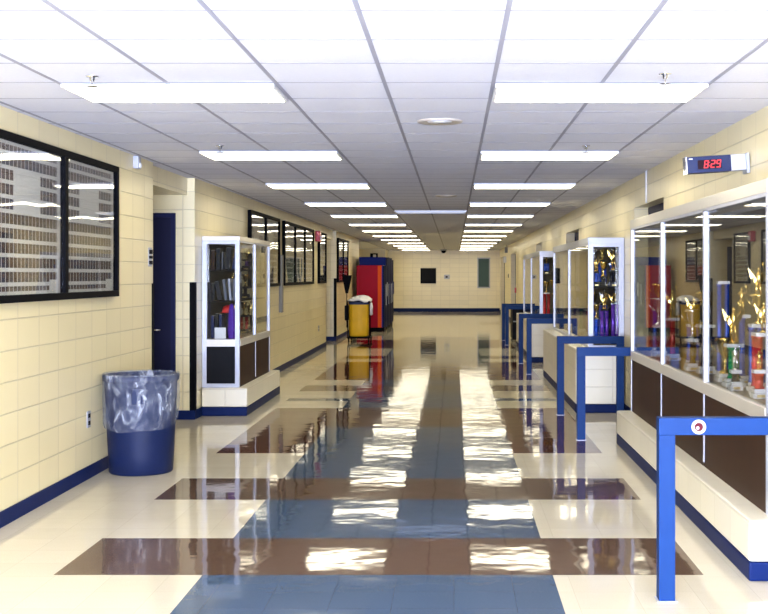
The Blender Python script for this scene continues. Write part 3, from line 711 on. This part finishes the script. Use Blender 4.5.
t = thing('standing_card', 'white card standing low behind the end glass of the left trophy case', 'card', (-2.70, 13.86, .873))
b = B(); b.box(-.065, .065, -.002, .002, 0, .13); b.obj('front_leaf', 'paper', t)
b = B(); b.box(-.065, .065, .002, .03, 0, .004); b.obj('foot', 'paper', t)

# ------------------------------------------------------------------ blue guard rails
def rail(x0, y, x1, label, emblem=False, second=True, h=.905):
    t = thing('guard_rail', label, 'guard rail', (x0, y, 0), group='blue square-tube guard rails')
    w2 = .040
    b = B(); b.box(-w2, w2, -w2, w2, .004, h-.084, .003); b.obj('post', 'rail', t)
    b = B(); b.box(-w2, x1-x0, -w2, w2, h-.084, h, .003); b.obj('top_bar', 'rail', t)
    b = B(); b.box(-w2-.008, w2+.008, -w2-.012, w2+.012, 0, .004); b.obj('base_plate', 'alu', t)
    if second:
        xx = x1-x0-.084
        b = B(); b.box(xx, xx+.084, -w2, w2, .004, h-.084, .003); b.obj('post', 'rail', t)
    if emblem:
        bm = B(); bm.use('silverw'); bm.tube([(0, 0, 0), (0, -.004, 0)], .036, 28); e = bm.obj('round_emblem', None, t, (.155, -w2, h-.043)); e['label'] = 'round white emblem with a dark red centre'
        bm = B(); bm.tube([(0, -.004, 0), (0, -.006, 0)], .021, 20); r = bm.obj('emblem_centre', simple('emblem_red', (.09, .01, .015), .6, spec=.1), e)
        bm = B(); bm.tube([(-.006, -.006, -.005), (-.006, -.0065, -.005)], .008, 12); bm.obj('emblem_mark', 'lgrey', e)
rail(1.05, 5.95, XR-.01, 'nearest blue guard rail with a round emblem, at the end of the near plinth', emblem=True)
rail(1.24, 11.72, XR+.1, 'blue guard rail at the far end of the near right display case', second=False)
rail(1.226, 13.82, XR-.045, 'blue guard rail right in front of the first tall plinth')
rail(1.22, 19.5, XR+.1, 'blue guard rail at the far end of the first tall plinth', second=False)
rail(1.22, 21.85, XR-.01, 'blue guard rail in front of the farthest tall plinth')
rail(1.22, 27.6, XR+.1, 'blue guard rail at the far end of the farthest tall plinth', second=False)
rail(1.22, 29.6, XR-.01, 'farthest blue guard rail, past the third right doorway')
# dark bin-like cabinet seen between the farthest rails
t = thing('dark_cabinet', 'low black cabinet behind the farthest blue guard rail', 'cabinet', (1.72, 30.3, 0))
b = B(); b.box(-.27, .27, -.5, .5, .02, .76, .01); b.obj('body', 'blackp', t)
b = B(); b.box(-.25, .25, -.505, -.5, .44, .47); b.obj('handle_strip', 'grey', t)

# ------------------------------------------------------------------ blue bin with clear liner
t = thing('trash_can', 'large round blue trash can with a clear plastic liner against the left wall', 'trash can', (-2.565, 9.84, 0))
rt, rb, ht = .294, .256, .80
prof = [(.002, .0), (rb-.01, 0), (rb, .012)]
prof += [(rb+(rt-rb)*z/ht, z) for z in (.15, .3, .45, .6, .74)]
prof += [(rt+.006, .75), (rt+.010, .755), (rt+.012, ht-.01), (rt+.004, ht), (rt-.008, ht), (rt-.012, ht-.02), (rb-.012, .1), (.002, .02)]
b = B(); b.lathe(prof, 48); b.obj('bin_body', 'can', t)
for a0 in (-PI/2, PI/2):
    b = B(); b.box(-.045, .045, -.012, .012, -.06, .06, .006); b.obj('handle', 'can', t, (math.cos(a0+.15)*(rt-.006), math.sin(a0+.15)*(rt-.006), .64), (0, 0, .15))
rnd = random.Random(3)
ph = [rnd.uniform(0, 6.28) for _ in range(12)]
def wr(p, a, j, r, z):
    f = z_amp[j]
    d = f*(.007*math.sin(5*a+ph[0]+z*7) + .005*math.sin(11*a+ph[1]-z*11) + .004*math.sin(17*a+ph[2]+z*19) + .003*math.sin(29*a+ph[3]))
    zz = z + (.022*math.sin(2*a+1.0)+.012*math.sin(5*a+2) + .035*math.cos(a)) * (f if z < .5 else 0)
    return Vector((p.x*(1+d/max(r, .01)), p.y*(1+d/max(r, .01)), zz))
pr = [(rb+.0, .45), (rt-.026, .65), (rt-.02, .79), (rt-.010, .810), (rt+.010, .810), (rt+.016, .80), (rt+.014, .74), (rt+.012, .68), (rt+.010, .62), (rt+.008, .56), (rt+.006, .50), (rt+.005, .45), (rt+.002, .41), (rt-.008, .375), (rt-.014, .365)]
z_amp = [.5, .5, .3, .1, .1, .15, .3, .5, .7, .8, .9, 1, 1, .8, .5]
b = B(); b.lathe(pr, 96, fn=wr); b.obj('plastic_liner', 'film', t)['label'] = 'clear crinkled plastic liner folded over the rim'

# ------------------------------------------------------------------ cleaning cart and broom
cy = 28.8; cx = -2.29
t = thing('cleaning_cart', 'janitor cart with a yellow bag and white liner in front of the vending machines', 'cleaning cart', (cx, cy, 0))
b = B()
for sx in (-.26, .26):
    for sy in (-.02, .40):
        b.tube([(sx, sy, .10), (sx, sy, .97)], .012, 8)
b.tube([(-.26, -.02, .97), (.26, -.02, .97)], .014).tube([(-.26, .40, .97), (.26, .40, .97)], .014)
b.tube([(-.26, -.02, .97), (-.26, .40, .97)], .014).tube([(.26, -.02, .97), (.26, .40, .97)], .014)
b.box(-.27, .27, -.04, .9, .085, .12, .01)
b.obj('cart_frame', 'black', t)
def bagf(p, a, j, r, z):
    ca, sa = math.cos(a), math.sin(a)
    k = (abs(ca)**4+abs(sa)**4)**-.25
    return Vector((ca*k*r*1.0, .19+sa*k*r*.85 + .010*math.sin(ca*16)*math.sin(z*3.2) + .02*math.sin(ca*3+PI/2)*math.sin(min(z,.9)*3.4)*(-1 if sa < 0 else 1), z))
b = B(); b.lathe([(.002, .13), (.20, .13), (.228, .16), (.238, .35), (.242, .6), (.244, .8), (.238, .93)], 40, fn=bagf); b.obj('yellow_bag', 'yellow', t)
b = B(); b.lathe([(.247, .90), (.252, .91), (.255, .98), (.245, .99)], 40, fn=bagf); b.obj('rim_band', 'navyc', t)
def mound(p, a, j, r, z):
    q = bagf(p, a, j, r, z); q.z += .02*math.sin(3*a+.8)+.012*math.sin(7*a)*(r/.25); q.x += .04*(z-.9)/.2; return q
b = B(); b.lathe([(.24, .97), (.285, .98), (.29, .995), (.26, 1.02), (.19, 1.07), (.09, 1.10), (.002, 1.105)], 40, fn=mound)
b.obj('white_liner', 'liner', t)
b = B(); b.lathe([(.02, 0), (.05, .02), (.055, .2), (.03, .30), (.005, .31)], 16, fn=lambda p, a, j, r, z: Vector((p.x*.8, p.y*1.4, p.z))); b.obj('overhanging_bag', 'liner', t, (.295, .1, .64))
b = B(); b.box(-.075, .0, 0, .32, 0, .36, .02); b.obj('side_caddy', 'blackp', t, (-.262, 0, .52))
for sx in (-.24, .24):
    for sy in (.0, .84):
        b = B(); b.tube([(sx-.015, sy, .045), (sx+.015, sy, .045)], .045, 16); b.box(sx-.02, sx+.02, sy-.015, sy+.015, .06, .09); b.obj('caster', 'black', t)
t = thing('push_broom', 'black angled broom standing bristles up in the cleaning cart', 'broom', (cx-.27, cy+.02, .35))
b = B(); b.tube([(-.01, -.05, .0), (-.01, -.05, .86)], .011); b.obj('handle', 'black', t)
b = B(); b.poly([(-.04, -.075, .82), (.02, -.075, .82), (.115, -.075, 1.25), (-.13, -.075, 1.27)], (0, 1, 0), .05); b.obj('bristles', 'black', t)

# ------------------------------------------------------------------ vending machines
def vending(y0, y1, x0, x1, h, label, body, stripes=()):
    t = thing('vending_machine', label, 'vending machine', ((x0+x1)/2, (y0+y1)/2, 0))
    a = (x1-x0)/2; c = (y1-y0)/2
    b = B(); b.box(-a, a-.09, -c, c, .12, h, .012); b.obj('cabinet', body, t)
    b = B(); b.box(-a+.03, a-.05, -c+.02, c-.02, 0, .12); b.obj('base', 'black', t)
    # bowed front door
    n = 8; pts = [(a-.088, -c, .12), (a-.088, c, .12)] + [(a-.088+.03+.06*math.sin(PI*(i+.0)/n), c-2*c*i/n, .12) for i in range(n+1)]
    b = B(); b.poly(pts, (0, 0, 1), h-.13); b.obj('front_door', 'vdark', t)
    b = B(); b.box(a-.01, a+.008, -c+.12, -c+.16, .75, 1.35, .004); b.obj('door_handle', 'grey', t)
    b = B(); b.box(a-.03, a+.005, c-.32, c-.12, 1.0, 1.4, .004); b.obj('coin_panel_highlight', 'grey' if 'red' in body else 'vblue', t)  # grey tone on the red machine paints in a highlight on its front
    for xa, xb, m in stripes:
        b = B(); b.box(xa-(x0+x1)/2, xb-(x0+x1)/2, -c-.002, -c, .125, h-.012); b.obj('stripe', m, t)
vending(34.0, 34.95, -2.76, -1.93, 1.885, 'red vending machine with an orange stripe behind the cleaning cart', 'vred', ((-2.16, -2.05, 'vorange'), (-2.05, -2.02, 'vblue')))
vending(35.4, 36.4, -2.80, -1.93, 2.14, 'tall blue vending machine directly behind the red one', 'vblue')
vending(36.8, 37.8, -2.80, -1.93, 2.14, 'dark blue vending machine second behind the red one', 'vblue')
vending(38.1, 39.1, -2.80, -1.95, 2.10, 'dark blue vending machine farthest from the camera', 'vblue')
